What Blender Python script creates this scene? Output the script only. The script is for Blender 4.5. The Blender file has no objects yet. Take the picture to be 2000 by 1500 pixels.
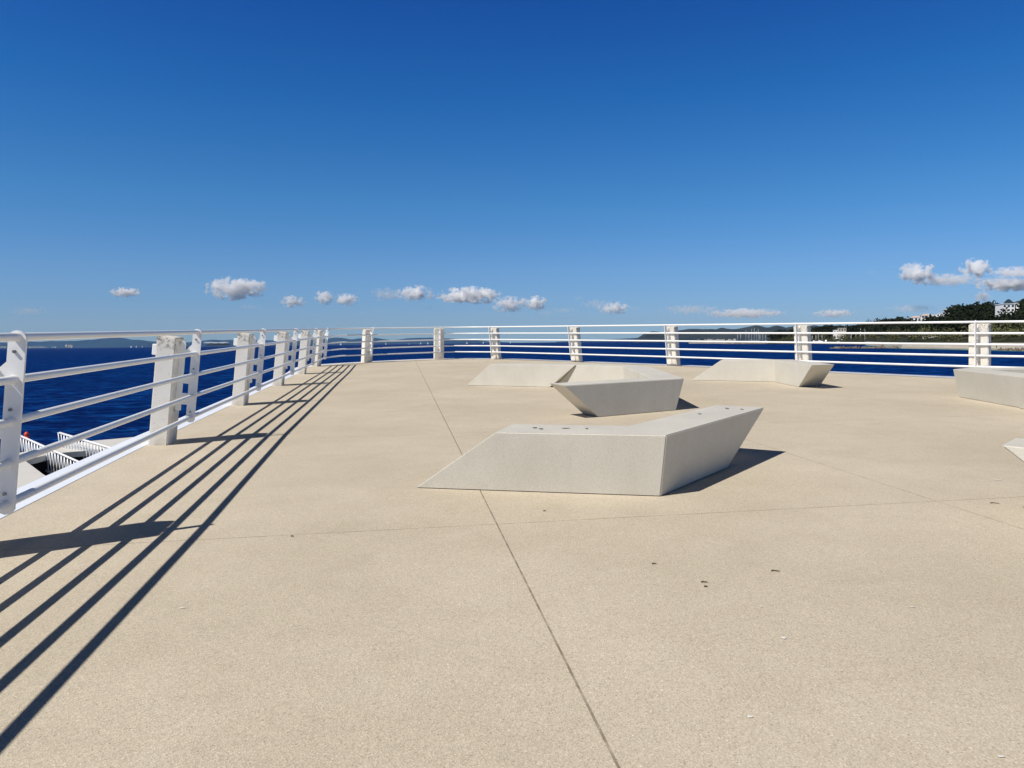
import bpy, bmesh, math, random
from mathutils import Matrix, Vector, noise
random.seed(7)
sc = bpy.context.scene
COL = sc.collection
R = math.radians
# ---------------------------------------------------------------- camera, sky, sun, exposure
F = 1440.0                       # focal length in photo pixels (photo 2000 wide)
EYE = 1.15                       # eye above the terrace
TAU = math.atan(32.0 / F)        # the terrace floor rises gently towards the sea
PD = math.atan(113.5 / F)        # camera pitch against the terrace plane
PITCH = PD - TAU                 # pitch against the true horizon
ROLL = math.atan(0.0115)
SEA = EYE - 6.5
cd = bpy.data.cameras.new('camera'); cam = bpy.data.objects.new('camera', cd); COL.objects.link(cam)
cd.sensor_width = 36.0; cd.lens = 36.0 * F / 2000.0; cd.clip_start = 0.05; cd.clip_end = 60000
cam.matrix_world = Matrix.Translation((0, 0, EYE)) @ Matrix.Rotation(R(90) - PITCH, 4, 'X') @ Matrix.Rotation(-ROLL, 4, 'Z')
sc.camera = cam
SUN = Vector((-0.64, -0.46, 1.0)).normalized()
elev = math.asin(SUN.z); az = math.atan2(SUN.x, SUN.y)
w = bpy.data.worlds.new('World'); sc.world = w; w.use_nodes = True
wn = w.node_tree; bg = wn.nodes['Background']
sky = wn.nodes.new('ShaderNodeTexSky'); sky.sky_type = 'NISHITA'; sky.sun_disc = False
sky.sun_elevation = elev; sky.sun_rotation = az % (2 * math.pi)
sky.air_density = 1.0; sky.dust_density = 0.0; sky.ozone_density = 1.4; sky.altitude = 0
# grade the sky by height: bluer above the horizon, overhead dimmed to darken shadows
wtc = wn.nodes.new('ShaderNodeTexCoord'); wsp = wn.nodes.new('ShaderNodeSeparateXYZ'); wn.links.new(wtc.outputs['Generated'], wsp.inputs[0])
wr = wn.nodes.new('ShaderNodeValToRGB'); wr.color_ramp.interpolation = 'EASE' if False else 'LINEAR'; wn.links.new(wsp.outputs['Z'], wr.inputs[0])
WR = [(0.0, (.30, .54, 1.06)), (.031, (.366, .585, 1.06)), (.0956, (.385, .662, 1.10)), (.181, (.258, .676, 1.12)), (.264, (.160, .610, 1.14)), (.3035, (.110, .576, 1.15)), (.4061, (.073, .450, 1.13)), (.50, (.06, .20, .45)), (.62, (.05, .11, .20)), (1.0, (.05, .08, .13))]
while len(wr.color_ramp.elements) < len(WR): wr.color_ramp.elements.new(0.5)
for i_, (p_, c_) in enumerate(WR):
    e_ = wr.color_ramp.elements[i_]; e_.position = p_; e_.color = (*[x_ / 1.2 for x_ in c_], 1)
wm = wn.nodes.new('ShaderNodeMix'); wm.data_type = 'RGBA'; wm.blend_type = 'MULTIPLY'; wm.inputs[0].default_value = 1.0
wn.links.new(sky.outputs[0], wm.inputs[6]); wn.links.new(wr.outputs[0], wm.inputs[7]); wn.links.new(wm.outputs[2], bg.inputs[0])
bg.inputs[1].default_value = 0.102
sl = bpy.data.lights.new('sun', 'SUN'); sl.energy = 4.9; sl.angle = R(0.53); sl.color = (1.0, 0.955, 0.88)
so = bpy.data.objects.new('sun', sl); COL.objects.link(so)
so.rotation_euler = SUN.to_track_quat('Z', 'Y').to_euler(); so.location = (-30, -20, 50)
sc.view_settings.view_transform = 'Standard'; sc.view_settings.look = 'None'
sc.view_settings.exposure = 0.0; sc.view_settings.gamma = 1.0
sc.cycles.volume_bounces = 40; sc.cycles.max_bounces = 40; sc.cycles.diffuse_bounces = 6; sc.cycles.glossy_bounces = 4

D = Matrix.Rotation(TAU, 4, 'X')       # terrace frame -> world
# ---------------------------------------------------------------- helpers
def ray(u, v, pitch=PITCH):
    x = (u - 1000) / F; y = -(v - 750) / F
    c, s = math.cos(ROLL), math.sin(ROLL)
    X = c * x + s * y; Y = -s * x + c * y
    cp, sp = math.cos(pitch), math.sin(pitch)
    return Vector((X, cp + sp * Y, -sp + cp * Y))
def world(u, v, d):                    # point at forward distance d seen at (u, v)
    r = ray(u, v); return Vector((0, 0, EYE)) + r * (d / r.y)
def horizon(u): return 680.2 - 0.0115 * u
def sea_d(u, v):                       # distance of the water seen at (u, v)
    r = ray(u, v); return (SEA - EYE) / r.z * r.y
def deck_at(u, y, z):                  # terrace frame: x for a given depth and height
    lo, hi = -60.0, 60.0
    cp, sp, c, s = math.cos(PD), math.sin(PD), math.cos(ROLL), math.sin(ROLL)
    for _ in range(60):
        m = (lo + hi) / 2; zz = z - EYE; f = cp * y - sp * zz
        if 1000 + F * (c * m / f - s * (sp * y + cp * zz) / f) < u: lo = m
        else: hi = m
    return Vector((lo, y, z))
def deck_px(u, v, z=0.0):
    r = ray(u, v, PD); t = (z - EYE) / r.z; return Vector((r.x * t, r.y * t, z))

def tag(o, label=None, cat=None, group=None, kind=None):
    if label: o['label'] = label
    if cat: o['category'] = cat
    if group: o['group'] = group
    if kind: o['kind'] = kind
    return o
def mesh(name, bm, mats, parent=None, smooth=False, mw=None, recalc=True):
    if recalc: bmesh.ops.recalc_face_normals(bm, faces=bm.faces[:])
    me = bpy.data.meshes.new(name); bm.to_mesh(me); bm.free()
    for m in (mats if isinstance(mats, (list, tuple)) else [mats]): me.materials.append(m)
    if smooth:
        for p in me.polygons: p.use_smooth = True
    o = bpy.data.objects.new(name, me); COL.objects.link(o)
    if parent: o.parent = parent
    if mw is not None: o.matrix_world = mw
    return o
def empty(name, mw, label, cat, group=None):
    o = bpy.data.objects.new(name, None); o.empty_display_size = 0.3; COL.objects.link(o)
    o.matrix_world = mw; tag(o, label, cat, group); return o
def box(bm, a, b, M=None, mi=0):
    x0, y0, z0 = a; x1, y1, z1 = b
    vs = [bm.verts.new(M @ Vector(p) if M else p) for p in
          ((x0,y0,z0),(x1,y0,z0),(x1,y1,z0),(x0,y1,z0),(x0,y0,z1),(x1,y0,z1),(x1,y1,z1),(x0,y1,z1))]
    for f in ((0,3,2,1),(4,5,6,7),(0,1,5,4),(1,2,6,5),(2,3,7,6),(3,0,4,7)):
        bm.faces.new([vs[i] for i in f]).material_index = mi
def prism(bm, bot, top, mi=0):
    n = len(bot); b = [bm.verts.new(p) for p in bot]; t = [bm.verts.new(p) for p in top]
    bm.faces.new(t).material_index = mi; bm.faces.new(b[::-1]).material_index = mi
    for i in range(n): bm.faces.new((b[i], b[(i+1) % n], t[(i+1) % n], t[i])).material_index = mi
def tube(bm, pts, r, n=12, caps=True, r1=None):
    rings = []; P = [Vector(p) for p in pts]; L = len(P)
    for i, p in enumerate(P):
        d = (P[min(i+1, L-1)] - P[max(i-1, 0)]).normalized()
        up = Vector((0, 0, 1)) if abs(d.z) < 0.9 else Vector((1, 0, 0))
        a = d.cross(up).normalized(); b = a.cross(d).normalized()
        rr = r if r1 is None else r + (r1 - r) * i / (L - 1)
        if 0 < i < L - 1:
            c = max(0.5, math.cos(0.5 * (P[i]-P[i-1]).angle(P[i+1]-P[i])))
        else: c = 1.0
        rings.append([bm.verts.new(p + (a * math.cos(2*math.pi*k/n) / c + b * math.sin(2*math.pi*k/n)) * rr) for k in range(n)])
    for i in range(L - 1):
        for k in range(n):
            bm.faces.new((rings[i][k], rings[i][(k+1) % n], rings[i+1][(k+1) % n], rings[i+1][k])).smooth = True
    if caps: bm.faces.new(rings[0][::-1]); bm.faces.new(rings[-1])
def interp(tab, x):
    if x <= tab[0][0]: return tab[0][1]
    for (a, b), (c, d) in zip(tab, tab[1:]):
        if x <= c: return b + (d - b) * (x - a) / (c - a)
    return tab[-1][1]
def fnoise(x, y, z=0.0): return noise.noise(Vector((x, y, z)))

# ---------------------------------------------------------------- materials
def mat(name, col, rough=0.6, spec=0.5, metallic=0.0):
    m = bpy.data.materials.new(name); m.use_nodes = True
    b = m.node_tree.nodes['Principled BSDF']
    b.inputs['Base Color'].default_value = (*col, 1); b.inputs['Roughness'].default_value = rough
    b.inputs['Specular IOR Level'].default_value = spec; b.inputs['Metallic'].default_value = metallic
    return m
class N:                                # tiny node-building helper
    def __init__(s, m): s.t = m.node_tree; s.b = s.t.nodes['Principled BSDF']; s.tc = s.new('ShaderNodeTexCoord')
    def new(s, k, **kw):
        n = s.t.nodes.new(k)
        for a, v in kw.items(): setattr(n, a, v)
        return n
    def put(s, n, i, v):
        if isinstance(v, bpy.types.NodeSocket): s.t.links.new(v, n.inputs[i])
        elif v is not None: n.inputs[i].default_value = v
    def noise(s, scale, detail=4, rough=0.55, vec=None, dist=0.0):
        n = s.new('ShaderNodeTexNoise'); s.put(n, 'Vector', vec or s.tc.outputs['Object'])
        s.put(n, 'Scale', scale); s.put(n, 'Detail', detail); s.put(n, 'Roughness', rough); s.put(n, 'Distortion', dist); return n.outputs['Fac']
    def voro(s, scale, vec=None, feature='F1'):
        n = s.new('ShaderNodeTexVoronoi', feature=feature); s.put(n, 'Vector', vec or s.tc.outputs['Object']); s.put(n, 'Scale', scale); return n
    def ramp(s, fac, stops):
        n = s.new('ShaderNodeValToRGB'); s.put(n, 'Fac', fac); e = n.color_ramp.elements
        while len(e) < len(stops): e.new(0.5)
        for i, (p, c) in enumerate(stops):
            e[i].position = p; e[i].color = (c, c, c, 1) if isinstance(c, (int, float)) else (*c, 1)
        return n.outputs['Color']
    def mix(s, fac, a, b, mode='MIX'):
        n = s.new('ShaderNodeMix', data_type='RGBA', blend_type=mode)
        s.put(n, 0, fac)
        for i, v in ((6, a), (7, b)):
            if isinstance(v, tuple): v = (*v, 1) if len(v) == 3 else v
            s.put(n, i, v)
        return n.outputs[2]
    def math(s, op, a, b=None, c=None):
        n = s.new('ShaderNodeMath', operation=op); s.put(n, 0, a); s.put(n, 1, b); s.put(n, 2, c); return n.outputs[0]
    def bump(s, h, strength=0.3, dist=0.01, nrm=None):
        n = s.new('ShaderNodeBump'); s.put(n, 'Height', h); s.put(n, 'Strength', strength); s.put(n, 'Distance', dist); s.put(n, 'Normal', nrm); return n.outputs[0]
    def out(s, col=None, rough=None, nrm=None):
        s.put(s.b, 'Base Color', col); s.put(s.b, 'Roughness', rough); s.put(s.b, 'Normal', nrm)

def deck_material():
    m = mat('washed_concrete', (0.5, 0.42, 0.3), 0.85, 0.25); n = N(m)
    big = n.noise(0.55, 5, 0.6); mid = n.noise(3.2, 4, 0.6); fine = n.noise(190, 2, 0.7)
    base = n.mix(n.ramp(big, [(0.32, 0), (0.68, 1)]), (0.470, 0.409, 0.314), (0.550, 0.483, 0.382))
    base = n.mix(n.math('MULTIPLY', n.ramp(mid, [(0.45, 0), (0.75, 1)]), 0.35), base, (0.435, 0.370, 0.282))
    v = n.voro(195)
    grain = n.ramp(v.outputs['Color'], [(0.0, (0.60, 0.58, 0.55)), (0.16, (0.86, 0.85, 0.83)), (0.45, (1.0, 0.99, 0.97)), (0.8, (1.12, 1.12, 1.10)), (1.0, (1.38, 1.38, 1.36))])
    base = n.mix(1.0, base, grain, 'MULTIPLY')
    base = n.mix(0.6, base, n.ramp(fine, [(0.3, 0.82), (0.7, 1.16)]), 'MULTIPLY')
    stain = n.ramp(n.noise(0.9, 7, 0.72, None, 1.5), [(0.56, 0), (0.74, 1)]); base = n.mix(n.math('MULTIPLY', stain, 0.32), base, (0.36, 0.31, 0.225))
    pale = n.ramp(n.noise(1.7, 6, 0.7, None, 0.8), [(0.60, 0), (0.72, 1)]); base = n.mix(n.math('MULTIPLY', pale, 0.25), base, (0.60, 0.55, 0.46))
    sp = n.voro(34); spots = n.ramp(sp.outputs['Distance'], [(0.07, 1), (0.10, 0)])
    pick = n.ramp(n.noise(9, 2), [(0.60, 0), (0.64, 1)])
    base = n.mix(n.math('MULTIPLY', n.math('MULTIPLY', spots, pick), 0.6), base, (0.10, 0.075, 0.05))
    # expansion joints: a grid turned 8.7 degrees
    sep = n.new('ShaderNodeSeparateXYZ'); mp = n.new('ShaderNodeMapping'); mp.inputs['Rotation'].default_value = (0, 0, -R(8.68))
    n.put(mp, 'Vector', n.tc.outputs['Object']); n.put(sep, 0, mp.outputs[0])
    def line(sock, off, period, half):
        a = n.math('ADD', sock, -off); a = n.math('DIVIDE', a, period); a = n.math('FRACT', a)
        a = n.math('ABSOLUTE', n.math('SUBTRACT', a, 0.5)); a = n.math('MULTIPLY', n.math('SUBTRACT', 0.5, a), period)
        return n.math('LESS_THAN', a, half)
    ja = n.math('LESS_THAN', n.math('ABSOLUTE', n.math('SUBTRACT', sep.outputs['X'], JX + 2.84)), 0.0035); jb = line(sep.outputs['Y'], JY, 3.73, 0.0036)
    jc = n.math('LESS_THAN', n.math('ABSOLUTE', n.math('SUBTRACT', sep.outputs['X'], JX)), 0.0042)
    j = n.math('MAXIMUM', n.math('MULTIPLY', n.math('MAXIMUM', ja, jb), n.ramp(n.noise(6, 2), [(0.3, 0.25), (0.6, 0.8)])), n.math('MULTIPLY', jc, n.ramp(n.noise(11, 3), [(0.35, 0.45), (0.6, 0.85)])))
    base = n.mix(j, base, (0.17, 0.135, 0.09))
    h = v.outputs['Distance']
    nr = n.bump(h, 0.35, 0.003); nr = n.bump(n.math('SUBTRACT', 1.0, j), 0.6, 0.006, nr)
    n.out(base, None, nr); return m
a = R(-8.68)
def rot(p): return (p[0] * math.cos(a) - p[1] * math.sin(a), p[0] * math.sin(a) + p[1] * math.cos(a))
JX = rot((-0.075, 4.10))[0]; JY = rot((-0.009, 4.255))[1]
M_DECK = deck_material()

def bench_material():
    m = mat('cast_concrete', (0.55, 0.52, 0.44), 0.55, 0.4); n = N(m)
    big = n.noise(1.6, 5, 0.6); fine = n.voro(230)
    base = n.mix(n.ramp(big, [(0.35, 0), (0.65, 1)]), (0.565, 0.532, 0.450), (0.625, 0.592, 0.508))
    base = n.mix(1.0, base, n.ramp(fine.outputs['Color'], [(0, 0.80), (0.3, 0.97), (1, 1.13)]), 'MULTIPLY')
    sp = n.voro(38); hole = n.math('MULTIPLY', n.ramp(sp.outputs['Distance'], [(0.07, 1), (0.10, 0)]), n.ramp(n.noise(5, 2), [(0.55, 0), (0.62, 1)]))
    base = n.mix(n.math('MULTIPLY', hole, 0.55), base, (0.28, 0.25, 0.2))
    mp = n.new('ShaderNodeMapping'); mp.inputs['Scale'].default_value = (9, 9, 0.6); n.put(mp, 'Vector', n.tc.outputs['Object'])
    st = n.noise(1.0, 3, 0.6, mp.outputs[0]); base = n.mix(0.5, base, n.ramp(st, [(0.3, 0.96), (0.7, 1.03)]), 'MULTIPLY')
    n.out(base, n.ramp(big, [(0, 0.42), (1, 0.62)]), n.bump(n.math('ADD', fine.outputs['Distance'], hole), 0.25, 0.002)); return m
M_BENCH = bench_material()

def paint_material(name, col, dirt=0.3, scale=6.0, rough=0.32):
    m = mat(name, col, rough, 0.5); n = N(m)
    d = n.ramp(n.noise(scale, 6, 0.65), [(0.52, 0), (0.75, 1)])
    base = n.mix(n.math('MULTIPLY', d, dirt), col, (0.36, 0.31, 0.22))
    r = n.ramp(n.noise(14, 3), [(0.3, rough * 0.8), (0.7, rough * 1.3)])
    n.out(base, None, None); return m
M_WHITE = paint_material('white_paint', (0.88, 0.88, 0.86), 0.03, 6.0, 0.26)
M_STEEL = mat('bolt_steel', (0.30, 0.29, 0.27), 0.4, 0.5, 0.9)
def pillar_material():
    m = mat('painted_concrete', (0.76, 0.73, 0.66), 0.7, 0.3); n = N(m)
    base = n.mix(n.ramp(n.noise(2.5, 4), [(0.3, 0), (0.7, 1)]), (0.86, 0.83, 0.76), (0.77, 0.725, 0.63))
    sep = n.new('ShaderNodeSeparateXYZ'); n.put(sep, 0, n.tc.outputs['Object'])
    # weathered crown of the post, and the foot that gets splashed; each with a ragged outline
    g = n.noise(22, 5, 0.7)
    top = n.math('MULTIPLY', n.ramp(sep.outputs['Z'], [(0.90, 0), (1.06, 1)]), n.ramp(g, [(0.50, 0), (0.64, 1)]))
    foot = n.math('MULTIPLY', n.ramp(sep.outputs['Z'], [(0.02, 1), (0.4, 0)]), n.ramp(n.noise(9, 4), [(0.4, 0.1), (0.7, 0.7)]))
    chips = n.math('MULTIPLY', n.ramp(n.noise(34, 4, 0.6), [(0.66, 0), (0.70, 1)]), 0.6)
    base = n.mix(n.math('MINIMUM', n.math('ADD', top, chips), 0.85), base, (0.20, 0.175, 0.13))
    rz_ = n.math('MULTIPLY', n.ramp(sep.outputs['Z'], [(0.24, 0), (0.36, 1)]), n.ramp(sep.outputs['Z'], [(0.52, 1), (0.62, 0)]))
    rust = n.math('MULTIPLY', n.math('MULTIPLY', rz_, n.math('LESS_THAN', sep.outputs['X'], 0.162)), n.ramp(n.noise(8, 4, 0.6), [(0.56, 0), (0.62, 1)]))
    base = n.mix(n.math('MULTIPLY', rust, 0.8), base, (0.11, 0.07, 0.035))
    base = n.mix(n.math('MULTIPLY', foot, 0.7), base, (0.42, 0.36, 0.26))
    n.out(base, None, n.bump(n.math('ADD', g, n.noise(90, 2)), 0.3, 0.004)); return m
M_PILLAR = pillar_material()
M_STRIP = paint_material('coping_paint', (0.74, 0.78, 0.86), 0.10, 3.0, 0.5)
M_UNDER = paint_material('terrace_side', (0.60, 0.58, 0.54), 0.4, 2.0, 0.7)
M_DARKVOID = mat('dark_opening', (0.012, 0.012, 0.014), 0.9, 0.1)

def sea_material():
    m = mat('sea_water', (0.0012, 0.013, 0.062), 0.4, 0.03); n = N(m)
    m.node_tree.nodes['Principled BSDF'].inputs['IOR'].default_value = 1.33
    mp = n.new('ShaderNodeMapping'); mp.inputs['Scale'].default_value = (0.5, 1.0, 1); mp.inputs['Rotation'].default_value = (0, 0, R(14)); n.put(mp, 'Vector', n.tc.outputs['Object'])
    v = mp.outputs[0]
    w1 = n.noise(1.1, 5, 0.62, v, 0.5); w2 = n.noise(0.16, 4, 0.6, v, 0.4); w3 = n.noise(0.012, 4, 0.6, v, 0.3)
    col = n.mix(n.ramp(w3, [(0.35, 0), (0.7, 1)]), (0.0, 0.0085, 0.074), (0.0, 0.0150, 0.108))
    wl_ = n.noise(0.45, 6, 0.7, v, 0.8); col = n.mix(n.ramp(wl_, [(0.50, 0), (0.66, 1.0)]), col, (0.003, 0.066, 0.260)); col = n.mix(n.ramp(wl_, [(0.34, 0.9), (0.48, 0)]), col, (0.0, 0.0045, 0.038)); col = n.mix(n.ramp(w1, [(0.50, 0), (0.66, 0.6)]), col, (0.002, 0.050, 0.210))  # light and dark of the ripples put into the colour by noise
    h = n.math('ADD', n.math('MULTIPLY', w1, 0.35), n.math('MULTIPLY', w2, 1.3)); nr = n.bump(h, 1.0, 1.2)
    n.out(col, None, nr); n.b.inputs['Specular IOR Level'].default_value = 0.0
    # wave slopes cut the mirror share of a wind-ruffled sea to a few per cent
    gl = n.new('ShaderNodeBsdfGlossy'); gl.inputs['Roughness'].default_value = 0.35; gl.inputs['Color'].default_value = (1, 1, 1, 1); n.put(gl, 'Normal', nr)
    mx = n.new('ShaderNodeMixShader'); mx.inputs[0].default_value = 0.012; o_ = [q for q in n.t.nodes if q.type == 'OUTPUT_MATERIAL'][0]
    n.t.links.new(n.b.outputs[0], mx.inputs[1]); n.t.links.new(gl.outputs[0], mx.inputs[2]); n.t.links.new(mx.outputs[0], o_.inputs['Surface']); return m
M_SEA = sea_material()
def veg_material(name, c0, c1, sc_=0.25):
    m = mat(name, c0, 0.8, 0.1); n = N(m)
    g = n.noise(sc_, 5, 0.65, n.tc.outputs['Object']); n.out(n.mix(n.ramp(g, [(0.35, 0), (0.65, 1)]), c0, c1)); return m
M_PINE = veg_material('pine_needles', (0.007, 0.012, 0.005), (0.020, 0.028, 0.011))
M_SCRUB = veg_material('scrub_leaves', (0.040, 0.050, 0.016), (0.17, 0.16, 0.075), 0.1)
M_GREEN = veg_material('fresh_leaves', (0.03, 0.055, 0.012), (0.07, 0.09, 0.02), 0.3)
M_BARK = mat('bark', (0.06, 0.045, 0.03), 0.9, 0.1)
M_SOIL = veg_material('hillside', (0.012, 0.017, 0.007), (0.045, 0.045, 0.022), 0.05)
M_ROCK = veg_material('shore_rock', (0.07, 0.055, 0.04), (0.26, 0.21, 0.15), 0.12)
M_SAND = veg_material('pale_gravel', (0.42, 0.36, 0.28), (0.55, 0.47, 0.38), 0.05)
M_WALLW = veg_material('quay_stone', (0.48, 0.43, 0.36), (0.60, 0.55, 0.47), 0.08)
M_HILLF = veg_material('far_island', (0.006, 0.046, 0.110), (0.014, 0.066, 0.140), 0.0012)  # blue of the distant haze is put into the land colour
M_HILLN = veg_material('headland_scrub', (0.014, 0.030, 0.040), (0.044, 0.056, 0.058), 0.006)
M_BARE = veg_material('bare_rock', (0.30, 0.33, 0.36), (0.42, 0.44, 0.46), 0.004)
M_HOUSE = mat('white_render', (0.90, 0.89, 0.86), 0.7, 0.3)
M_HOUSE2 = mat('cream_render', (0.62, 0.56, 0.45), 0.7, 0.3)
M_GLASS = mat('window_glass', (0.03, 0.04, 0.05), 0.15, 0.6)
M_ROOF = mat('clay_roof', (0.52, 0.40, 0.34), 0.8, 0.2)
M_HULL = mat('white_hull', (0.82, 0.82, 0.80), 0.3, 0.5)
M_HULLB = mat('navy_hull', (0.03, 0.05, 0.12), 0.3, 0.5)
M_SAIL = mat('sail_cloth', (0.85, 0.85, 0.83), 0.8, 0.2)
M_MAST = mat('mast_metal', (0.70, 0.70, 0.70), 0.4, 0.5)
M_RED = mat('signal_red', (0.75, 0.07, 0.025), 0.5, 0.4)
M_SHALLOW = mat('shallow_water', (0.008, 0.085, 0.115), 0.5, 0.1)

# ---------------------------------------------------------------- railing line (terrace frame)
RAILZ = [1.122, 0.905, 0.690, 0.473, 0.258]
LEAN = R(7.0)
POST = [(-1.97, 0.05), (30, 3.80), (381, 7.52), (510.5, 11.25), (575, 15.0), (614.5, 18.7), (637.5, 22.3),
        (727.5, 24.2), (860.5, 25.9), (958, 25.5), (1112.5, 22.9), (1301, 20.2), (1556, 17.15), (1904, 14.25), (11.55, 11.65), (13.3, 8.0)]
mid = []
for u, y in POST:
    mid.append(Vector((u, y, 0.69)) if abs(u) < 29 else deck_at(u, y, 0.69))
mid = [Vector((-1.36, -3.6, 0.69))] + mid
mid = [Vector((p.x, p.y, 0)) for p in mid]
CEN = Vector((3.0, 8.0, 0))
def outward(i):
    a_ = mid[max(i-1, 0)]; b_ = mid[min(i+1, len(mid)-1)]; t = (b_ - a_).normalized()
    return Vector((-t.y, t.x, 0)) if Vector((-t.y, t.x, 0)).dot(mid[i] - CEN) > 0 else Vector((t.y, -t.x, 0))
OUT = [outward(i) for i in range(len(mid))]
base = [mid[i] + OUT[i] * (0.69 * math.tan(LEAN)) for i in range(len(mid))]
def frame(i):                           # local x outward, y tangent, z up, leaning inwards
    o = OUT[i]; t = Vector((0, 0, 1)).cross(o)
    M = Matrix(((o.x, t.x, 0, base[i].x), (o.y, t.y, 0, base[i].y), (0, 0, 1, 0), (0, 0, 0, 1)))
    return D @ M @ Matrix.Rotation(-LEAN, 4, 'Y')
def edge_line(off, step=6):             # terrace edge at an offset outside the posts, smoothed
    pts = [base[i] + OUT[i] * off for i in range(len(base))]
    res = []
    for i in range(len(pts) - 1):
        p0, p1, p2, p3 = pts[max(i-1, 0)], pts[i], pts[i+1], pts[min(i+2, len(pts)-1)]
        for k in range(step):
            t = k / step
            res.append(0.5 * ((2*p1) + (p2-p0)*t + (2*p0-5*p1+4*p2-p3)*t*t + (3*p1-p0-3*p2+p3)*t**3))
    res.append(pts[-1]); return res
inner = edge_line(0.37); outer = edge_line(0.68)
bm = bmesh.new()
top = [(p.x, p.y, 0) for p in inner] + [(14.0, -9, 0), (-0.6, -9, 0)]
f = bm.faces.new([bm.verts.new(p) for p in top]); bmesh.ops.triangulate(bm, faces=[f])
for f in bm.faces:
    if f.normal.z < 0: f.normal_flip()
tag(mesh('terrace_floor', bm, M_DECK, mw=D.copy(), recalc=False), kind='structure')
bm = bmesh.new()
vi = [bm.verts.new((p.x, p.y, 0.004)) for p in inner]; vo = [bm.verts.new((p.x, p.y, 0.004)) for p in outer]
vb = [bm.verts.new((p.x, p.y, -0.30)) for p in outer]; vc = [bm.verts.new((p.x, p.y, -0.02)) for p in inner]
for i in range(len(vi) - 1):
    bm.faces.new((vi[i], vi[i+1], vo[i+1], vo[i])); bm.faces.new((vo[i], vo[i+1], vb[i+1], vb[i])); bm.faces.new((vc[i], vc[i+1], vi[i+1], vi[i]))
tag(mesh('terrace_edge', bm, M_STRIP, mw=D.copy()), kind='structure')
bm = bmesh.new()
wl = edge_line(0.60)
va = [bm.verts.new((p.x, p.y, -0.29)) for p in wl]; vb = [bm.verts.new((p.x, p.y, -7.6)) for p in wl]
for i in range(len(va) - 1): bm.faces.new((va[i], va[i+1], vb[i+1], vb[i]))
tag(mesh('terrace_wall', bm, M_UNDER, mw=D.copy()), 'pale concrete wall that carries the terrace above the sea', 'wall')

# railing: five tubes and a plate stanchion at every post
rail_root = empty('railing', D.copy(), 'long white tubular metal railing with five rails along the edge of the terrace', 'railing')
k1 = Vector((deck_at(669, 23.65, 0.69).x, 23.65, 0)); k2 = Vector((deck_at(887, 26.1, 0.69).x, 26.1, 0))
for j, z in enumerate(RAILZ):
    pts = []
    for i in range(len(mid)):
        sh = OUT[i] * ((0.69 - z) * math.tan(LEAN))
        p = mid[i] + sh; pts.append(Vector((p.x, p.y, z)))
        if i == 7: pts.append(Vector((k1.x, k1.y, z)) + (OUT[7] + OUT[8]).normalized() * ((0.69 - z) * math.tan(LEAN)))
        if i == 9: pts.append(Vector((k2.x, k2.y, z)) + (OUT[9] + OUT[10]).normalized() * ((0.69 - z) * math.tan(LEAN)))
    bm = bmesh.new(); tube(bm, pts, 0.0225 if j == 0 else 0.0215, 20)
    o = mesh('handrail' if j == 0 else 'rail', bm, M_WHITE, smooth=True, recalc=False); o.parent = rail_root
    if j == 0: o['label'] = 'top handrail tube of the white railing'
def plate_bm():
    bm = bmesh.new(); th = 0.008
    def P(pts):
        prism(bm, [(x, -th, z) for x, z in pts], [(x, th, z) for x, z in pts])
    cap = [(-0.042, 0.235), (-0.030, 0.215), (0.0, 0.205), (0.030, 0.215), (0.042, 0.235)]
    topc = [(0.042 * math.cos(R(t)), 1.124 + 0.041 * math.sin(R(t))) for t in range(0, 181, 20)]
    P(cap + topc)
    P([(0.0421, 0.885), (0.1, 0.885), (0.1, 0.935), (0.0421, 1.0)])
    P([(0.0421, 0.60), (0.1, 0.60), (0.1, 0.69), (0.0421, 0.69)])
    P([(0.0421, 0.385), (0.1, 0.385), (0.1, 0.50), (0.0421, 0.50)])
    P([(0.1001, 0.32), (0.154, 0.32), (0.154, 1.0), (0.146, 1.025), (0.125, 1.03), (0.108, 1.015), (0.1001, 0.99)])
    return bm
pm = plate_bm(); st0 = None
BZ = (1.055, 0.755, 0.315)
def bolt_bm():
    bm = bmesh.new(); tube(bm, [(0.006, -0.020, 0), (0.006, 0.020, 0)], 0.0085, 8); return bm
for i in range(0, len(mid)):
    M = frame(i)
    if st0 is None:
        st = mesh('stanchion', pm, M_WHITE); st0 = st; bo0 = None
    else:
        st = st0.copy(); COL.objects.link(st)
    st.parent = rail_root; st.matrix_parent_inverse = Matrix(); st.matrix_basis = D.inverted() @ M
    for z in (BZ if 1 < i < 8 else ()):
        if bo0 is None: bo = bo0 = mesh('bolt', bolt_bm(), M_STEEL)
        else: bo = bo0.copy(); COL.objects.link(bo)
        bo.parent = st; bo.matrix_parent_inverse = Matrix(); bo.matrix_basis = Matrix.Translation((0, 0, z))
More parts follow.
